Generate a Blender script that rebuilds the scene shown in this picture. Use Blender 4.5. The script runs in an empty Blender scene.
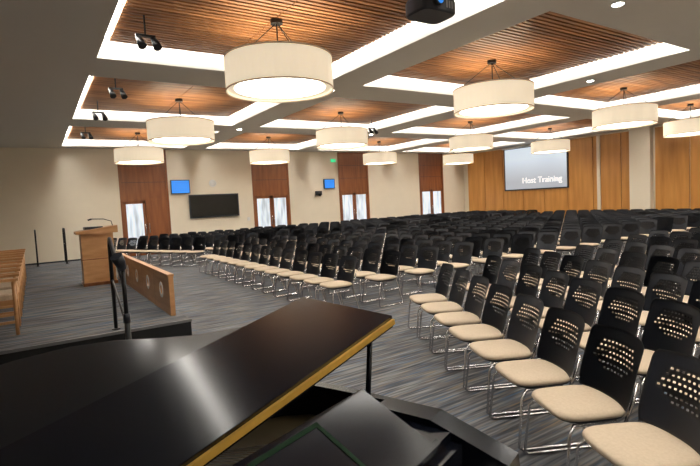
import bpy, bmesh, math, random
from mathutils import Vector, Matrix
random.seed(4)
S = bpy.context.scene
S.view_settings.view_transform = 'Standard'

# ---------------------------------------------------------------- materials
def new_mat(name):
    m = bpy.data.materials.new(name); m.use_nodes = True
    nt = m.node_tree
    return m, nt, nt.nodes['Principled BSDF']
def plain(name, col, rough=0.5, metal=0.0, emit=None, es=0.0, coat=0.0, noise=0.06, nscale=30, spec=.5):
    m, nt, b = new_mat(name)
    b.inputs['Roughness'].default_value = rough
    b.inputs['Metallic'].default_value = metal
    b.inputs['Coat Weight'].default_value = coat
    b.inputs['Specular IOR Level'].default_value = spec
    tc = nt.nodes.new('ShaderNodeTexCoord'); n = nt.nodes.new('ShaderNodeTexNoise')
    n.inputs['Scale'].default_value = nscale
    nt.links.new(tc.outputs['Object'], n.inputs['Vector'])
    mx = nt.nodes.new('ShaderNodeMix'); mx.data_type = 'RGBA'
    mx.inputs[6].default_value = (*[c*(1-noise) for c in col], 1)
    mx.inputs[7].default_value = (*[min(1, c*(1+noise)) for c in col], 1)
    nt.links.new(n.outputs['Fac'], mx.inputs[0])
    nt.links.new(mx.outputs[2], b.inputs['Base Color'])
    if emit:
        b.inputs['Emission Color'].default_value = (*emit, 1)
        b.inputs['Emission Strength'].default_value = es
    return m
def wood(name, c1, c2, scale, rough=0.45, coat=0.1):
    m, nt, b = new_mat(name)
    tc = nt.nodes.new('ShaderNodeTexCoord'); mp = nt.nodes.new('ShaderNodeMapping')
    mp.inputs['Scale'].default_value = scale
    n = nt.nodes.new('ShaderNodeTexNoise'); n.inputs['Scale'].default_value = 1; n.inputs['Detail'].default_value = 5
    r = nt.nodes.new('ShaderNodeValToRGB')
    r.color_ramp.elements[0].position = .3; r.color_ramp.elements[1].position = .7
    r.color_ramp.elements[0].color = (*c1, 1); r.color_ramp.elements[1].color = (*c2, 1)
    nt.links.new(tc.outputs['Object'], mp.inputs['Vector']); nt.links.new(mp.outputs[0], n.inputs['Vector'])
    nt.links.new(n.outputs['Fac'], r.inputs[0]); nt.links.new(r.outputs[0], b.inputs['Base Color'])
    b.inputs['Roughness'].default_value = rough; b.inputs['Coat Weight'].default_value = coat
    return m

M = {}
M['wall'] = plain('wall_paint', (.78, .705, .575), .8, nscale=3, noise=.03)
M['ceil'] = plain('ceiling_paint', (.59, .575, .54), .8, nscale=3, noise=.02)
M['slab'] = plain('ceiling_dark', (.03, .018, .011), .9)
M['slat'] = wood('ceiling_slat_wood', (.15, .060, .020), (.47, .21, .080), (.9, 11, 9), .5)
M['walnut'] = wood('door_wood', (.19, .058, .018), (.31, .108, .033), (8, 8, .8), .4)
M['panelwood'] = wood('wall_panel_wood', (.46, .195, .04), (.63, .30, .075), (3, 5, .5), .4)
M['maple'] = wood('stage_wood', (.45, .22, .085), (.62, .34, .15), (3, 1.2, 12), .4)
M['black'] = plain('black_plastic', (.013, .017, .027), .36)
M['blackmetal'] = plain('black_metal', (.01, .01, .011), .35, .3)
M['blackcloth'] = plain('black_skirt', (.008, .008, .009), .9)
M['beige'] = plain('beige_fabric', (.52, .42, .31), .85, noise=.12, nscale=60)
M['chrome'] = plain('chrome', (.62, .62, .64), .22, 1.0)
M['lacquer'] = plain('piano_lacquer', (.004, .005, .009), .16, 0, spec=.25)
M['brass'] = plain('brass', (.85, .52, .12), .35, 1.0)
M['gold'] = plain('gold_edge', (.80, .50, .10), .4, .7)
M['plate'] = plain('dark_gold_plate', (.05, .035, .012), .5, .5)
M['green'] = plain('green_black_felt', (.012, .030, .016), .8, spec=.1)
M['ivory'] = plain('ivory_keys', (.8, .77, .7), .3)
M['shade'] = plain('pendant_fabric', (.80, .73, .58), .8, emit=(1, .84, .62), es=.5)
M['diff'] = plain('pendant_diffuser', (.9, .9, .85), .6, emit=(1, .91, .75), es=10.0)
M['cove'] = plain('cove_led', (.9, .9, .9), .6, emit=(1, .965, .90), es=28)
M['down'] = plain('downlight_lens', (.9, .9, .9), .6, emit=(1, .97, .9), es=30)
M['blue'] = plain('blue_display', (.02, .1, .3), .2, emit=(.02, .22, .75), es=1.0)
M['tv'] = plain('tv_glass', (.006, .007, .008), .12)
M['white'] = plain('white_plastic', (.75, .75, .73), .5)
M['exit'] = plain('exit_green', (.02, .4, .15), .4, emit=(.05, .8, .35), es=.7)
M['text'] = plain('slide_text_white', (.9, .9, .9), .5, emit=(1, 1, 1), es=1.0)
M['steel'] = plain('grey_steel', (.25, .25, .26), .4, .8)

# frosted door glass, light from behind painted in as uneven emission
m, nt, b = new_mat('frosted_glass_painted_glow'); M['glass'] = m
tc = nt.nodes.new('ShaderNodeTexCoord'); mp = nt.nodes.new('ShaderNodeMapping'); mp.inputs['Scale'].default_value = (5, 1, .8)
n = nt.nodes.new('ShaderNodeTexNoise'); n.inputs['Scale'].default_value = 1
r = nt.nodes.new('ShaderNodeValToRGB'); e = r.color_ramp.elements
e[0].position = .32; e[0].color = (.32, .37, .41, 1); e[1].position = .55; e[1].color = (.82, .89, .96, 1)
nt.links.new(tc.outputs['Object'], mp.inputs[0]); nt.links.new(mp.outputs[0], n.inputs['Vector']); nt.links.new(n.outputs['Fac'], r.inputs[0])
nt.links.new(r.outputs[0], b.inputs['Emission Color']); b.inputs['Emission Strength'].default_value = .85
b.inputs['Base Color'].default_value = (.3, .33, .35, 1); b.inputs['Roughness'].default_value = .15

m, nt, b = new_mat('projected_slide'); M['slide'] = m
tc = nt.nodes.new('ShaderNodeTexCoord'); sp = nt.nodes.new('ShaderNodeSeparateXYZ'); r = nt.nodes.new('ShaderNodeValToRGB')
nt.links.new(tc.outputs['Generated'], sp.inputs[0]); nt.links.new(sp.outputs['Z'], r.inputs[0])
r.color_ramp.elements[0].color = (.30, .34, .40, 1); r.color_ramp.elements[1].color = (.66, .76, .86, 1)
r.color_ramp.elements[0].position = .2; r.color_ramp.elements[1].position = .7
nt.links.new(r.outputs[0], b.inputs['Emission Color']); b.inputs['Emission Strength'].default_value = .85
b.inputs['Base Color'].default_value = (.3, .3, .3, 1)

# carpet
m, nt, b = new_mat('striped_carpet'); M['carpet'] = m
tc = nt.nodes.new('ShaderNodeTexCoord')
def streak(sc, detail=3):
    mp = nt.nodes.new('ShaderNodeMapping'); mp.inputs['Scale'].default_value = sc
    n = nt.nodes.new('ShaderNodeTexNoise'); n.inputs['Scale'].default_value = 1; n.inputs['Detail'].default_value = detail
    nt.links.new(tc.outputs['Object'], mp.inputs[0]); nt.links.new(mp.outputs[0], n.inputs['Vector']); return n
n1 = streak((1.6, 30, 1)); n2 = streak((2.6, 15, 1)); n3 = streak((2.0, 38, 1))
r = nt.nodes.new('ShaderNodeValToRGB'); nt.links.new(n1.outputs['Fac'], r.inputs[0])
e = r.color_ramp.elements; e[0].position = .34; e[0].color = (.045, .05, .06, 1); e[1].position = .66; e[1].color = (.22, .222, .225, 1)
x = e.new(.5); x.color = (.112, .113, .117, 1)
r2 = nt.nodes.new('ShaderNodeValToRGB'); nt.links.new(n2.outputs['Fac'], r2.inputs[0])
e = r2.color_ramp.elements; e[0].position = .4; e[0].color = (.055, .11, .19, 1); e[1].position = .6; e[1].color = (.22, .16, .10, 1)
mx = nt.nodes.new('ShaderNodeMix'); mx.data_type = 'RGBA'
r3 = nt.nodes.new('ShaderNodeValToRGB'); r3.color_ramp.elements[0].position = .5; r3.color_ramp.elements[1].position = .62
nt.links.new(n3.outputs['Fac'], r3.inputs[0])
mm = nt.nodes.new('ShaderNodeMath'); mm.operation = 'MULTIPLY'; mm.inputs[1].default_value = .7
nt.links.new(r3.outputs[0], mm.inputs[0]); nt.links.new(mm.outputs[0], mx.inputs[0])
nt.links.new(r.outputs[0], mx.inputs[6]); nt.links.new(r2.outputs[0], mx.inputs[7])
nt.links.new(mx.outputs[2], b.inputs['Base Color']); b.inputs['Roughness'].default_value = .95
b.inputs['Specular IOR Level'].default_value = .15

# ---------------------------------------------------------------- mesh builder
class MB:
    def __init__(s): s.bm = bmesh.new(); s.mats = []
    def mi(s, k):
        if k not in s.mats: s.mats.append(k)
        return s.mats.index(k)
    def box(s, lo, hi, mat, T=None):
        lo = Vector(lo); hi = Vector(hi); i = s.mi(mat)
        vs = [s.bm.verts.new((x, y, z)) for x in (lo.x, hi.x) for y in (lo.y, hi.y) for z in (lo.z, hi.z)]
        if T:
            for v in vs: v.co = T @ v.co
        for f in ((0,1,3,2),(4,6,7,5),(0,4,5,1),(2,3,7,6),(0,2,6,4),(1,5,7,3)):
            s.bm.faces.new([vs[k] for k in f]).material_index = i
        return s
    def loft(s, rings, mat, cap=True, smooth=False, closed=True):
        i = s.mi(mat); R = [[s.bm.verts.new(p) for p in ring] for ring in rings]; n = len(R[0])
        for a, b2 in zip(R[:-1], R[1:]):
            for k in range(n if closed else n-1):
                f = s.bm.faces.new((a[k], a[(k+1) % n], b2[(k+1) % n], b2[k])); f.material_index = i; f.smooth = smooth
        if cap:
            f = s.bm.faces.new(R[0][::-1]); f.material_index = i
            f = s.bm.faces.new(R[-1]); f.material_index = i
        return s
    def tube(s, pts, r, mat, n=8):
        P = [Vector(p) for p in pts]; rings = []
        rr = r if isinstance(r, (list, tuple)) else [r]*len(P)
        d0 = (P[1]-P[0]).normalized()
        up = Vector((0, 0, 1)) if abs(d0.z) < .9 else Vector((1, 0, 0))
        a = d0.cross(up).normalized()
        for k, p in enumerate(P):
            if k == 0: d = P[1]-P[0]
            elif k == len(P)-1: d = P[-1]-P[-2]
            else: d = (P[k+1]-p).normalized()+(p-P[k-1]).normalized()
            d.normalize(); a = (a-d*a.dot(d)).normalized(); c = d.cross(a)
            rings.append([p+(a*math.cos(t)+c*math.sin(t))*rr[k] for t in [2*math.pi*j/n for j in range(n)]])
        return s.loft(rings, mat, smooth=True)
    def prism(s, outline, z0, z1, mat, T=None, smooth=False):
        T = T or Matrix.Identity(4)
        return s.loft([[T @ Vector((x, y, z)) for x, y in outline] for z in (z0, z1)], mat, smooth=smooth)
    def obj(s, name, loc=(0, 0, 0), rot=0, parent=None, autosmooth=False):
        bmesh.ops.recalc_face_normals(s.bm, faces=s.bm.faces)
        me = bpy.data.meshes.new(name); s.bm.to_mesh(me); s.bm.free()
        for k in s.mats: me.materials.append(M[k])
        o = bpy.data.objects.new(name, me); S.collection.objects.link(o)
        o.location = loc; o.rotation_euler = (0, 0, rot)
        if parent: o.parent = parent
        return o
def circ(r, n=32, cx=0, cy=0): return [(cx+r*math.cos(2*math.pi*k/n), cy+r*math.sin(2*math.pi*k/n)) for k in range(n)]
def sup(a, b_, n=24, e=4):
    out = []
    for k in range(n):
        t = 2*math.pi*k/n; c, s_ = math.cos(t), math.sin(t)
        out.append((a*math.copysign(abs(c)**(2/e), c), b_*math.copysign(abs(s_)**(2/e), s_)))
    return out

# ---------------------------------------------------------------- room
X0, X1, Y0, Y1, ZC = -4.5, 22.1, -8.0, 21.1, 4.28
MB().box((X0-.2, Y0-.2, -.15), (X1+.2, Y1+.2, 0), 'carpet').obj('floor')
doors = [3.85, 9.4, 14.05, 19.45]; DW = .93; DH = 2.3
edges = [X0-.2]+[v for d in doors for v in (d-DW, d+DW)]+[X1+.2]
for a, b2 in zip(edges[::2], edges[1::2]): MB().box((a, Y1, 0), (b2, Y1+.2, 4.9), 'wall').obj('wall_far')
MB().box((X0-.2, Y0-.2, 0), (X0, Y1, 4.9), 'wall').obj('wall_left')
MB().box((X0, Y0-.2, 0), (X1+.2, Y0, 4.9), 'wall').obj('wall_back')
MB().box((X1, Y0, 0), (X1+.2, Y1, 4.9), 'wall').obj('wall_right')
for i, d in enumerate(doors):
    p = MB(); W = DW-.003
    p.box((d-W, Y1+.02, DH), (d+W, Y1+.1, 4.275), 'walnut')
    for k in range(1, 3): p.box((d-W, Y1+.012, DH+k*.65), (d+W, Y1+.02, DH+k*.65+.012), 'black')
    p.box((d-W, Y1-.015, 0), (d-W+.09, Y1+.1, 4.275), 'walnut')
    p.box((d+W-.09, Y1-.015, 0), (d+W, Y1+.1, 4.275), 'walnut')
    p.box((d-W+.09, Y1, DH-.08), (d+W-.09, Y1+.08, DH), 'walnut')
    for sgn in (-1, 1):
        a, b2 = (d-W+.09, d-.01) if sgn < 0 else (d+.01, d+W-.09)
        if i == 0 and sgn > 0:
            p.box((a, Y1+.01, 0.01), (b2, Y1+.07, DH-.08), 'walnut')
            p.box((a+.06, Y1-.05, .9), (a+.09, Y1+.01, 1.3), 'chrome')
            continue
        p.box((a, Y1+.02, .01), (a+.10, Y1+.07, DH-.08), 'walnut'); p.box((b2-.10, Y1+.02, .01), (b2, Y1+.07, DH-.08), 'walnut')
        p.box((a, Y1+.02, .01), (b2, Y1+.07, .25), 'walnut'); p.box((a, Y1+.02, DH-.20), (b2, Y1+.07, DH-.08), 'walnut')
        p.box((a+.10, Y1+.04, .25), (b2-.10, Y1+.05, DH-.20), 'glass')
        p.tube([(d+sgn*.05, Y1-.03, .85), (d+sgn*.05, Y1-.03, 1.3)], .012, 'chrome')
    p.box((d-W, Y1+.11, 0), (d+W, Y1+.2, 4.275), 'black')
    p.obj('door_%d' % (i+1))
bb = MB()
for a, b2 in zip(edges[::2], edges[1::2]): bb.box((max(a, X0)+.001, Y1-.016, 0.001), (min(b2, X1)-.001, Y1-.001, .1), 'black')
bb.obj('baseboard_far')

p = MB()
y = 20.7
while y > 11.4:
    p.box((X1-.06, y-1.265, .1), (X1-.002, y, 4.2), 'panelwood'); y -= 1.3
y = 10.2
while y > -7:
    p.box((X1-.06, y-1.265, .1), (X1-.002, y, 4.2), 'panelwood'); y -= 1.3
p.obj('trim_1')
p = MB(); p.box((X1-.28, 10.3, 0.001), (X1-.002, 11.15, 4.275), 'wall'); p.obj('trim_2')
p = MB(); p.box((X1-.12, 12.55, 0.001), (X1-.062, 12.7, 4.2), 'wall'); p.obj('trim_3')
# ceiling
cx = [3.2, 8.4, 13.7, 18.95]; cy = [-5.05, .75, 6.55, 12.35, 18.15]; hx, hy = 2.15, 2.3  # first coffer row is unseen behind the camera, added with its coves for fill
xs = [X0-.2]+[v for c in cx for v in (c-hx, c+hx)]+[X1+.2]
ys = [Y0-.2]+[v for c in cy for v in (c-hy, c+hy)]+[Y1+.2]
c = MB()
for i in range(len(xs)-1):
    if i % 2 == 0: c.box((xs[i], ys[0], ZC), (xs[i+1], ys[-1], ZC+.45), 'ceil')
for j in range(len(ys)-1):
    if j % 2 == 0:
        for i in range(1, len(xs)-1, 2): c.box((xs[i], ys[j], ZC), (xs[i+1], ys[j+1], ZC+.45), 'ceil')
c.box((xs[0], ys[0], ZC+.45), (xs[-1], ys[-1], ZC+.6), 'ceil')
c.obj('ceiling')
G = .17
pmesh = None
for xc in cx:
    for yc in cy:
        if pmesh is None:
            p = MB(); ax, ay = hx-G, hy-G
            n = 40; pitch = 2*ay/n
            for k in range(n):
                y0 = -ay+k*pitch
                for q in range(2):
                    xa = -ax+q*ax; xb = xa+ax-.012
                    p.box((xa, y0, ZC+.22), (xb, y0+pitch*.58, ZC+.27), 'slat')
            p.box((-ax, -ay, ZC+.285), (ax, ay, ZC+.30), 'slab')
            for q in (-.5, .5): p.box((q*ax-.02, -ay, ZC+.27), (q*ax+.02, ay, ZC+.285), 'slab')
            for sx in (-1, 1):
                for sy in (-1, 1): p.tube([(sx*ax*.8, sy*ay*.8, ZC+.3), (sx*ax*.8, sy*ay*.8, ZC+.45)], .02, 'steel')
            o = p.obj('ceiling_slat_panel', (xc, yc, 0)); pmesh = o.data
            p = MB()
            z0, z1 = ZC+.36, ZC+.39; ox, oy, iw = hx-.01, hy-.01, .15
            p.box((-ox, -oy, z0), (ox, -oy+iw, z1), 'cove'); p.box((-ox, oy-iw, z0), (ox, oy, z1), 'cove')
            p.box((-ox, -oy+iw, z0), (-ox+iw, oy-iw, z1), 'cove'); p.box((ox-iw, -oy+iw, z0), (ox, oy-iw, z1), 'cove')
            for sx in (-1, 1):
                for sy in (-1, 1): p.tube([(sx*(ox-.05), sy*(oy-.05), z1), (sx*(ox-.05), sy*(oy-.05), ZC+.45)], .02, 'steel')
            o = p.obj('cove_light', (xc, yc, 0)); lmesh = o.data
        else:
            for nm, me in (('ceiling_slat_panel', pmesh), ('cove_light', lmesh)):
                o = bpy.data.objects.new(nm, me); S.collection.objects.link(o); o.location = (xc, yc, 0)

# pendants
pm = None
def pendant(x, y):
    global pm
    if pm is None:
        p = MB(); r, h = .79, .23; N = 48
        rings = [[(rr*math.cos(2*math.pi*k/N), rr*math.sin(2*math.pi*k/N), z) for k in range(N)] for rr, z in ((r-.02, h), (r, h), (r, -h), (r-.02, -h))]
        p.loft(rings+[rings[0]], 'shade', cap=False, smooth=False)
        p.prism(circ(r-.12, N), -h+.03, -h+.05, 'diff')
        rg = [[(rr*math.cos(2*math.pi*k/N), rr*math.sin(2*math.pi*k/N), -h+.035) for k in range(N)] for rr in (r-.015, r-.12)]
        p.loft(rg, 'shade', cap=False)
        for zz in (h, -h):
            rg = [[(rr*math.cos(2*math.pi*k/N), rr*math.sin(2*math.pi*k/N), z) for k in range(N)] for rr, z in ((r, zz-.012), (r+.006, zz-.012), (r+.006, zz+.012), (r, zz+.012))]
            p.loft(rg+[rg[0]], 'beige', cap=False)
        top = 4.50-3.70
        p.prism(circ(.09, 20), top-.06, top, 'blackmetal')
        p.tube([(0, 0, top-.06), (0, 0, .1)], .010, 'blackmetal')
        for k in range(3):
            a = 2*math.pi*k/3+.3
            p.tube([(.03*math.cos(a), .03*math.sin(a), top-.06), ((r-.02)*math.cos(a), (r-.02)*math.sin(a), h-.02)], .007, 'blackmetal', 5)
            p.tube([(0, 0, .1), ((r-.02)*math.cos(a), (r-.02)*math.sin(a), .1)], .01, 'blackmetal', 5)
        o = p.obj('drum_pendant_lamp', (x, y, 3.70)); pm = o.data
    else:
        o = bpy.data.objects.new('drum_pendant_lamp', pm); S.collection.objects.link(o); o.location = (x, y, 3.70)
for xc, yy in ((3.23, (6.7, 12.45, 18.15)), (8.1, (6.85, 12.7, 18.15)), (13.85, (7.2, 12.8, 18.5)), (19.1, (7.7, 13.1, 18.6))):
    for y in yy: pendant(xc, y)
    pendant(xc, yy[0]-5.9); pendant(xc, yy[0]-11.7)  # farther pendant row hangs unseen behind the camera, added as fill light

# recessed downlights, speakers
def downlight(x, y, r=.07, mat='down'):
    p = MB(); p.prism(circ(r+.02, 20), -.012, 0, 'white'); p.prism(circ(r, 20), -.016, -.012, mat); p.obj('recessed_downlight' if mat == 'down' else 'ceiling_speaker', (x, y, ZC))
for x, y in ((5.8, 3.65), (6.9, 3.65), (11.05, 3.65), (11.05, 6.5), (16.3, 3.65), (5.8, 9.45), (11.05, 9.45), (16.3, 9.45), (11.05, 15.25), (5.8, 15.25)): downlight(x, y)
downlight(.55, 5.6, .1, 'steel'); downlight(-.4, 8.6, .1, 'steel')

def spot(x, y):
    p = MB(); top = 4.495-4.16
    p.tube([(0, 0, top), (0, 0, .06)], .012, 'blackmetal'); p.box((-.13, -.025, .04), (.13, .025, .07), 'blackmetal')
    for s_ in (-1, 1):
        p.tube([(s_*.1, .02, .04), (s_*.1+.02, -.06, -.05), (s_*.1+.03, -.11, -.12)], [.035, .05, .06], 'blackmetal', 12)
    p.obj('track_spotlight', (x, y, 4.16))
for x, y in ((1.5, 7.3), (1.55, 10.6), (1.5, 13.2), (1.5, 16.6), (9.9, 13.6)): spot(x, y)

p = MB()
p.loft([[(x, y, z) for x, y in sup(.25*sc, .19*sc, 28, 5)] for z, sc in ((-.09, .94), (-.07, 1), (.06, 1), (.085, .94))], 'black')
p.tube([(-.08, -.17, 0), (-.08, -.25, 0)], .055, 'blackmetal', 16); p.tube([(-.08, -.25, 0), (-.08, -.255, 0)], .04, 'blue', 16)
p.tube([(0, 0, .08), (0, 0, .4)], .022, 'blackmetal'); p.box((-.1, -.07, .38), (.1, .07, .399), 'blackmetal')
for k in range(4): p.box((.06+k*.04, -.193, -.04), (.08+k*.04, -.188, .04), 'steel')
p.obj('ceiling_projector', (3.9, 4.14, 3.88))

# ---------------------------------------------------------------- wall things
p = MB(); zb, zt, ya, yb = 1.95, 4.12, 14.2, 17.9
p.box((X1-.12, ya, zb), (X1-.1, yb, zt), 'slide'); 
p.box((X1-.13, ya-.06, zb-.06), (X1-.1, yb+.06, zb), 'black'); p.box((X1-.13, ya-.06, zt), (X1-.1, yb+.06, zt+.05), 'black')
p.box((X1-.13, ya-.06, zb), (X1-.1, ya, zt), 'black'); p.box((X1-.13, yb, zb), (X1-.1, yb+.06, zt), 'black')
p.box((X1-.2, ya-.12, zt+.03), (X1-.062, yb+.12, zt+.12), 'white')
p.box((X1-.1, ya-.06, zb-.06), (X1-.062, yb+.06, zt+.05), 'black')
scr = p.obj('projection_screen')
cu = bpy.data.curves.new('slide_text', 'FONT'); cu.body = 'Host Training'; cu.size = .42; cu.extrude = .002
t = bpy.data.objects.new('slide_text', cu); S.collection.objects.link(t); cu.materials.append(M['text'])
t.parent = scr; t.rotation_euler = (math.pi/2, 0, -math.pi/2); t.location = (X1-.124, 16.8, 2.25)

p = MB(); p.box((5.57, Y1-.09, 1.38), (7.75, Y1-.04, 2.38), 'black'); p.box((5.62, Y1-.095, 1.43), (7.70, Y1-.09, 2.33), 'tv'); p.box((6.3, Y1-.04, 1.6), (7.0, Y1-.002, 2.1), 'blackmetal'); p.obj('wall_television')
def disp(x, z, wd, hh):
    p = MB(); p.box((x, Y1-.12, z), (x+wd, Y1-.06, z+hh), 'black'); p.box((x+.03, Y1-.126, z+.03), (x+wd-.03, Y1-.12, z+hh-.03), 'blue')
    p.box((x+wd/2-.04, Y1-.06, z+hh/2-.04), (x+wd/2+.04, Y1-.002, z+hh/2+.04), 'blackmetal'); p.obj('blue_information_display')
disp(4.86, 2.44, .78, .58); disp(12.2, 2.45, .62, .48)
p = MB(); p.loft([[(x, -.03 if k else -.002, z) for x, z in circ(.16, 24)] for k in (0, 1)], 'white'); p.loft([[(x, -.035, z) for x, z in circ(.13, 24)], [(x*.5, -.06, z*.5) for x, z in circ(.13, 24)]], 'white'); p.obj('wall_clock', (6.65, Y1, 2.85))
p = MB(); p.box((-.16, -.1, -.05), (.16, -.002, .15), 'black'); p.tube([(0, -.1, 0), (0, -.2, -.05)], .07, 'blackmetal', 12); p.obj('wall_camera', (11.9, Y1, 2.2))
p = MB(); p.box((-.14, -.03, -.08), (.14, -.002, .08), 'exit'); p.obj('exit_sign', (12.85, Y1, 3.85))
for x, z in ((2.45, 1.2), (8.2, 1.2)):
    p = MB(); p.box((-.06, -.02, -.08), (.06, -.002, .08), 'white'); p.obj('light_switch', (x, Y1, z))

# ---------------------------------------------------------------- stage
SZ, SX, SY0, SY1 = .4, 1.55, 6.2, 16.8
p = MB(); p.box((X0+.01, SY0, 0), (SX, SY1, SZ), 'carpet'); p.box((X0+.01, SY0-.01, 0), (SX, SY0, SZ-.01), 'blackcloth')
p.box((SX, SY0, 0), (SX+.01, SY1, SZ-.01), 'blackcloth')
p.box((X0+.01, SY0-.02, SZ-.03), (SX+.02, SY0, SZ+.004), 'steel')
p.obj('stage_platform')
ST = SZ+.003
p = MB(); p.box((-.45, 5.55, 0), (.62, 5.86, .133), 'blackcloth'); p.box((-.45, 5.86, 0), (.62, 6.17, .266), 'blackcloth')
p.obj('stage_steps')
p = MB(); L = 4.75; z0, z1 = 0, .52; nn = 5; sg = L/nn; r = .075; N = 24
def holed(xp, flip):
    i = p.mi('maple')
    for k in range(nn):
        cyc, czc = k*sg+sg/2, .29
        sq = []; hole = []
        for j in range(N):
            a = 2*math.pi*(j+.5)/N; dx, dz = math.cos(a), math.sin(a)
            tt = min((sg/2)/abs(dx), ((z1-czc) if dz > 0 else czc)/abs(dz))
            sq.append(p.bm.verts.new((xp, cyc+dx*tt, czc+dz*tt))); hole.append(p.bm.verts.new((xp, cyc+dx*r, czc+dz*r)))
        for j in range(N):
            f = p.bm.faces.new((sq[j], sq[(j+1) % N], hole[(j+1) % N], hole[j])); f.material_index = i
        for (yy, zz) in ((sg/2, z1), (-sg/2, z1), (-sg/2, 0), (sg/2, 0)):
            a = math.atan2(zz-czc, yy) % (2*math.pi); j = math.floor(a/(2*math.pi)*N-.5) % N
            f = p.bm.faces.new((sq[j], sq[(j+1) % N], p.bm.verts.new((xp, cyc+yy, zz)))); f.material_index = i
        xr = xp+(.005 if flip else -.005)
        ln = [[(xx, cyc+q*math.cos(2*math.pi*j/N), czc+q*math.sin(2*math.pi*j/N)) for j in range(N)] for xx, q in ((xp, r+.035), (xr, r+.033), (xr, r-.008), (xp, r-.01))]
        p.loft(ln, 'white', cap=False)
        if flip:
            ln = [[(xx, cyc+r*math.cos(2*math.pi*(j+.5)/N), czc+r*math.sin(2*math.pi*(j+.5)/N)) for j in range(N)] for xx in (0, .06)]
            p.loft(ln, 'maple', cap=False)
holed(0, False); holed(.06, True)
p.box((0, -.005, 0), (.06, 0, z1), 'maple'); p.box((0, L, 0), (.06, L+.005, z1), 'maple'); p.box((-.01, -.01, z1), (.07, L+.01, z1+.025), 'maple')
for k in range(1, nn):
    p.box((.06, k*sg-.004, 0.02), (.0605, k*sg+.004, z1), 'walnut'); p.box((-.0008, k*sg-.004, 0.02), (0, k*sg+.004, z1), 'walnut')
p.obj('stage_front_screen', (1.40, 6.55, ST))

# lectern
p = MB()
p.box((-.3, -.25, 0), (.3, .25, .06), 'walnut')
p.box((-.28, -.22, .06), (.28, .22, 1.0), 'maple'); p.box((-.29, -.23, .5), (.29, .23, .515), 'walnut')
p.loft([[(-.36, -.3, 1.0), (.36, -.3, 1.0), (.36, .3, 1.0), (-.36, .3, 1.0)], [(-.36, -.3, 1.05), (.36, -.3, 1.14), (.36, .3, 1.14), (-.36, .3, 1.05)]], 'maple')
p.tube([(.3, -.1, 1.12), (.28, -.1, 1.22), (.15, -.05, 1.27), (-.05, 0, 1.28)], .008, 'blackmetal'); p.tube([(-.05, 0, 1.28), (-.12, .01, 1.26)], .016, 'blackmetal')
p.box((-.2, -.15, 1.08), (.12, .18, 1.13), 'black')
p.obj('lectern', (1.0, 10.75, ST))

# handrails
def rail(x, y0, z0, y1, z1, h=1.08):
    p = MB(); r = .022
    pts = [(0, y0, z0), (0, y0, z0+h-.08), (0, y0+.06, z0+h)]
    pts += [(0, y1-.06, z1+h), (0, y1, z1+h-.08), (0, y1, z1)]
    p.tube(pts, r, 'blackmetal', 10)
    for yy, zz in ((y0, z0), (y1, z1)): p.prism(circ(.05, 16, 0, yy), zz, zz+.012, 'blackmetal')
    p.tube([(0, y0, z0+h*.55), (0, y1, z1+h*.55)], .012, 'blackmetal')
    p.obj('stage_handrail', (x, 0, 0))
rail(.72, 5.4, 0, 6.33, ST); rail(-.50, 5.4, 0, 6.33, ST)
rail(.7, 16.0, ST, 16.7, ST, 1.0); rail(.0, 16.0, ST, 16.7, ST, 1.0)

# microphone stand
p = MB(); p.prism(circ(.14, 24), 0, .02, 'blackmetal'); p.tube([(0, 0, .02), (0, 0, .85)], .024, 'blackmetal'); p.tube([(0, 0, .85), (0, 0, 1.3)], .018, 'blackmetal')
p.tube([(0, 0, 1.3), (-.02, -.02, 1.36), (-.05, -.05, 1.42)], [.03, .045, .05], 'black', 12); p.tube([(0, 0, .84), (0, 0, .92)], .03, 'black')
p.obj('microphone_stand', (.60, 4.5, 0))

# wooden armchairs on stage
p = MB()
for sx in (-1, 1):
    p.tube([(sx*.27, .24, 0), (sx*.27, .24, .64)], .02, 'maple', 8)
    p.tube([(sx*.27, -.24, 0), (sx*.27, -.24, .45), (sx*.27, -.32, .9)], .02, 'maple', 8)
    p.loft([[(sx*.27+a, -.27, .64+b2) for a, b2 in ((-.03, 0), (.03, 0), (.03, .03), (-.03, .03))], [(sx*.27+a, .29, .64+b2) for a, b2 in ((-.035, 0), (.035, 0), (.035, .03), (-.035, .03))]], 'maple')
    p.box((sx*.27-.012, -.24, .36), (sx*.27+.012, .24, .42), 'maple'); p.box((sx*.27-.01, -.24, .14), (sx*.27+.01, .24, .17), 'maple')
p.box((-.27, .225, .36), (.27, .25, .42), 'maple'); p.box((-.27, -.25, .36), (.27, -.225, .42), 'maple')
p.loft([[(x, y, z) for x, y in sup(.25*sc, .24*sc, 24, 6)] for z, sc in ((.41, .97), (.43, 1), (.47, 1), (.49, .94))], 'beige')
p.loft([[(x, -.25-.08*q, .5+.4*q+dz) for x in (-.25, .25) ] + [(x, -.28-.08*q, .5+.4*q+dz) for x in (.25, -.25)] for q, dz in ((0.05, 0), (1, 0))], 'beige')
for k in range(5): p.box((-.2+k*.1-.015, -.31, .48), (-.2+k*.1+.015, -.30, .86), 'maple', )
p.box((-.29, -.35, .87), (.29, -.30, .93), 'maple')
wc = p.obj('wooden_armchair', (-.50, 7.2, ST), -math.pi/2)
for k in range(1, 9):
    o = bpy.data.objects.new('wooden_armchair', wc.data); S.collection.objects.link(o); o.location = (-.50, 7.2+k*.72, ST); o.rotation_euler = (0, 0, -math.pi/2)

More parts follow.
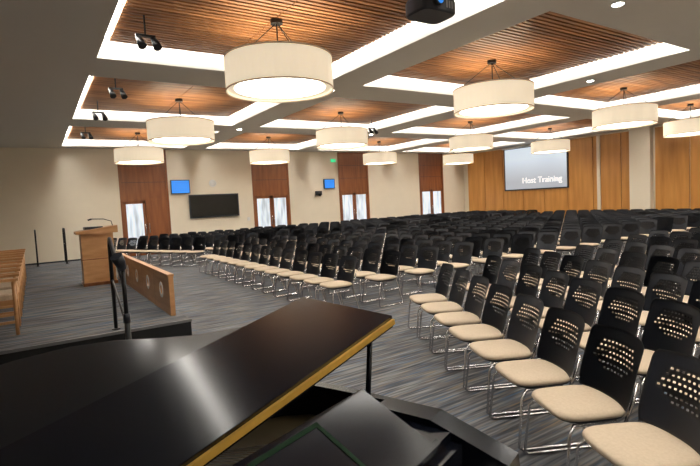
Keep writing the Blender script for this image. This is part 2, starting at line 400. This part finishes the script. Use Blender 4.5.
# ---------------------------------------------------------------- audience chair (faces local +Y)
p = MB()
nx, nz = 31, 25
def cuts(n, small):
    ws = [small if k % 2 == 1 else 1.0 for k in range(n)]; tot = sum(ws); acc = [0]
    for w_ in ws: acc.append(acc[-1]+w_/tot)
    return acc
cu_u = cuts(nx, 1.1); cu_v = cuts(nz, .55)
def bp(a, b2):
    u = cu_u[a]*2-1; v = cu_v[b2]
    w_ = .25
    if v > .86: w_ *= 1-.13*((v-.86)/.14)**2.6
    if v < .2: w_ *= 1-.10*((.2-v)/.2)**2
    z = .475+.40*v + (.008*(1-u*u) if v > .5 else 0)
    return (u*w_, -.205-.09*v-.03*v*v+.05*u*u, z)
g = [[p.bm.verts.new(bp(a, b2)) for b2 in range(nz+1)] for a in range(nx+1)]
i = p.mi('black'); fs = []
for a in range(nx):
    for b2 in range(nz):
        u = (a+.5)/nx*2-1; v = ((b2+.5)/nz-.60)*2
        if (u/.74)**2+(v/.52)**2 < 1 and b2 % 2 == 1 and (a+(b2//2)) % 2 == 0: continue
        f = p.bm.faces.new((g[a][b2], g[a+1][b2], g[a+1][b2+1], g[a][b2+1])); f.material_index = i; f.smooth = True; fs.append(f)
bmesh.ops.solidify(p.bm, geom=fs, thickness=.012)
p.loft([[(x, y+.0, z) for x, y in sup(.22*sc, .215*sc, 24, 4)] for z, sc in ((.405, .8), (.425, .98), (.44, 1.0))], 'black', smooth=True)
p.loft([[(x, y+.01, z) for x, y in sup(.225*sc, .22*sc, 24, 4)] for z, sc in ((.44, 1.0), (.455, 1.03), (.47, 1.0), (.478, .9), (.48, .6))], 'beige', smooth=True)
for sx in (-1, 1):
    p.tube([(sx*.19, -.1, .41), (sx*.2, .15, .41), (sx*.235, .2, .36), (sx*.25, .235, .03), (sx*.25, .21, .012), (sx*.25, -.24, .012), (sx*.25, -.265, .03), (sx*.225, -.16, .41), (sx*.215, -.205, .5), (sx*.19, -.26, .62)], .0105, 'chrome', 6)
p.tube([(-.2, .1, .405), (.2, .1, .405)], .01, 'chrome', 6); p.tube([(-.2, -.12, .405), (.2, -.12, .405)], .01, 'chrome', 6)
ch = p.obj('conference_chair', (0, 0, 0)); cmesh = ch.data; first = [ch]
def chair(x, y, fdir):
    if first: o = first.pop()
    else:
        o = bpy.data.objects.new('conference_chair', cmesh); S.collection.objects.link(o)
    j = random.uniform(-.02, .02)
    o.location = (x+random.uniform(-.01, .01), y, 0.001); o.rotation_euler = (0, 0, math.atan2(fdir[1], fdir[0])-math.pi/2+j)
PITCH, ROW = .56, .88
for rI in range(19):
    for k in range(13): chair(4.0+rI*ROW, 6.65+k*PITCH, (-1, 0))
th = math.radians(26.5); er = Vector((math.sin(th), math.cos(th))); f = Vector((-math.cos(th), math.sin(th)))
base = Vector((2.5, 1.24))
for rI in range(18):
    for k in range(-4, 30):
        q = base-f*ROW*rI+er*(PITCH*k)
        if q.y > 5.0 or q.y < q.x/2.6-2.2 or q.x > 21 or q.y < -3: continue
        if q.x < 2.0: continue
        chair(q.x, q.y, f)
er2 = Vector((-math.sin(th), math.cos(th))); f2 = Vector((-math.cos(th), -math.sin(th)))
base2 = Vector((4.1, 15.2))
for rI in range(20):
    for k in range(-14, 12):
        q = base2-f2*ROW*rI+er2*(PITCH*k)
        if q.y < 14.9 or q.y > 19.6 or q.x > 21: continue
        chair(q.x, q.y, f2)

# ---------------------------------------------------------------- grand piano (local s,l)
p = MB()
curve = [(1.6, 1.28), (1.585, 1.42), (1.50, 1.53), (1.36, 1.62), (1.24, 1.74), (1.15, 1.90), (1.06, 2.08), (.94, 2.24), (.80, 2.35), (.62, 2.41), (.42, 2.42), (.26, 2.37), (.15, 2.25), (.1, 2.08)]
out = [(.1, 1.0), (1.6, 1.0)]+curve
def inset(o_, d):
    res = []; n = len(o_)
    for k in range(n):
        a, b2, c2 = Vector(o_[k-1]), Vector(o_[k]), Vector(o_[(k+1) % n])
        t1 = (b2-a).normalized(); t2 = (c2-b2).normalized(); nrm = (Vector((-t1.y, t1.x))+Vector((-t2.y, t2.x))).normalized()
        res.append(tuple(b2+nrm*d))
    return res
inn = inset(out, .045)
p.loft([[(*q, .66) for q in out], [(*q, .99) for q in out], [(*q, .99) for q in inn], [(*q, .80) for q in inn]], 'lacquer', cap=False)
p.prism(out, .64, .67, 'lacquer'); p.prism(inset(out, .05), .80, .86, 'plate')
for k in range(40):
    sx = .2+k*.034; p.tube([(sx, 1.08, .885), (max(.2, sx*.78+.05), 1.08+min(1.15, 1.3-sx*.7), .885)], .0016, 'steel', 4)
p.box((.1, .5, .60), (1.6, 1.0, .70), 'lacquer')
for a in (.1, 1.5):
    p.loft([[(a+x, y, .70) for x, y in ((0, .5), (.1, .5), (.1, 1.0), (0, 1.0))], [(a+x, y, .90) for x, y in ((0, .52), (.1, .52), (.1, 1.0), (0, 1.0))], [(a+x, y, .99) for x, y in ((0, .80), (.1, .80), (.1, 1.0), (0, 1.0))]], 'lacquer')
p.box((.2, .5, .70), (1.5, .53, .745), 'lacquer')
for k in range(52): p.box((.205+k*.0248, .535, .70), (.205+k*.0248+.0236, .68, .758), 'ivory')
for k in range(51):
    if k % 7 in (1, 4): continue
    p.box((.205+(k+1)*.0248-.006, .58, .758), (.205+(k+1)*.0248+.006, .68, .77), 'black')
p.box((.2, .68, .70), (1.5, .72, .93), 'lacquer'); p.box((.2, .72, .70), (1.5, 1.0, .965), 'lacquer')
T = Matrix.Translation((.30, .72, .972)) @ Matrix.Rotation(math.radians(26), 4, 'X')
p.box((0, 0, 0), (1.05, .30, .02), 'lacquer', T)
for lo, hi in (((.50, .02, .02), (.515, .28, .0225)), ((.50, .02, .02), (.78, .035, .0225)), ((.50, .265, .02), (.78, .28, .0225)), ((.765, .02, .02), (.78, .28, .0225))): p.box(lo, hi, 'green', T)
p.box((0, -.02, -.0), (1.05, 0, .045), 'lacquer', T)
ang = -math.radians(8.3)
T = Matrix.Translation((.08, 0, 1.055)) @ Matrix.Rotation(ang, 4, 'Y') @ Matrix.Translation((-.08, 0, 0))
p.box((.085, 1.02, .985), (.10, 2.1, 1.058), 'lacquer')
lid = [(x+(.02 if x > .8 else -.02), y+(.02 if y > 2 else 0)) for x, y in out]
p.prism(lid, 0, .022, 'lacquer', T)
T2 = T @ Matrix.Translation((0, 1.0, .026)) @ Matrix.Rotation(math.radians(5), 4, 'X') @ Matrix.Translation((0, -1.0, -.026))
p.box((.08, 1.0, .026), (1.62, 1.46, .048), 'lacquer', T2)
p.box((.08, .988, .014), (1.62, 1.0, .034), 'gold', T)
p.tube([(1.48, 1.06, .9), (1.53, 1.06, 1.26)], .011, 'lacquer', 8)
for sx, ly in ((.25, .75), (1.45, .75), (.6, 2.1)):
    p.loft([[(sx+x, ly+y, z) for x, y in sup(w_, w_, 16, 5)] for z, w_ in ((.66, .075), (.55, .075), (.5, .055), (.12, .035), (.08, .05))], 'lacquer')
    p.tube([(sx-.015, ly, .04), (sx+.015, ly, .04)], .04, 'brass', 14)
for sx in (.75, .95): p.box((sx-.015, .85, .1), (sx+.015, .88, .62), 'lacquer')
p.box((.68, .8, .07), (1.02, .95, .12), 'lacquer')
for sx in (.77, .85, .93): p.box((sx-.012, .70, .08), (sx+.012, .82, .09), 'brass')
p.obj('grand_piano', (0, 0, 0), math.radians(20.6))

# ---------------------------------------------------------------- world + camera
wd = bpy.data.worlds.new('world'); S.world = wd; wd.use_nodes = True
wd.node_tree.nodes['Background'].inputs[0].default_value = (.6, .7, .8, 1); wd.node_tree.nodes['Background'].inputs[1].default_value = .3
cam = bpy.data.cameras.new('camera'); co = bpy.data.objects.new('camera', cam); S.collection.objects.link(co)
cam.sensor_width = 36; cam.lens = 25.0; cam.clip_start = .05
Xh = Vector((.8367, .0781, -.5422)).normalized(); Zh = Vector((-.0505, .9965, .0656)); Zh = (Zh-Xh*Zh.dot(Xh)).normalized(); Yh = Zh.cross(Xh)
R = Matrix((Xh, Yh, Zh)).to_4x4()
co.matrix_world = Matrix.Translation((0, 0, 1.78)) @ R
S.camera = co
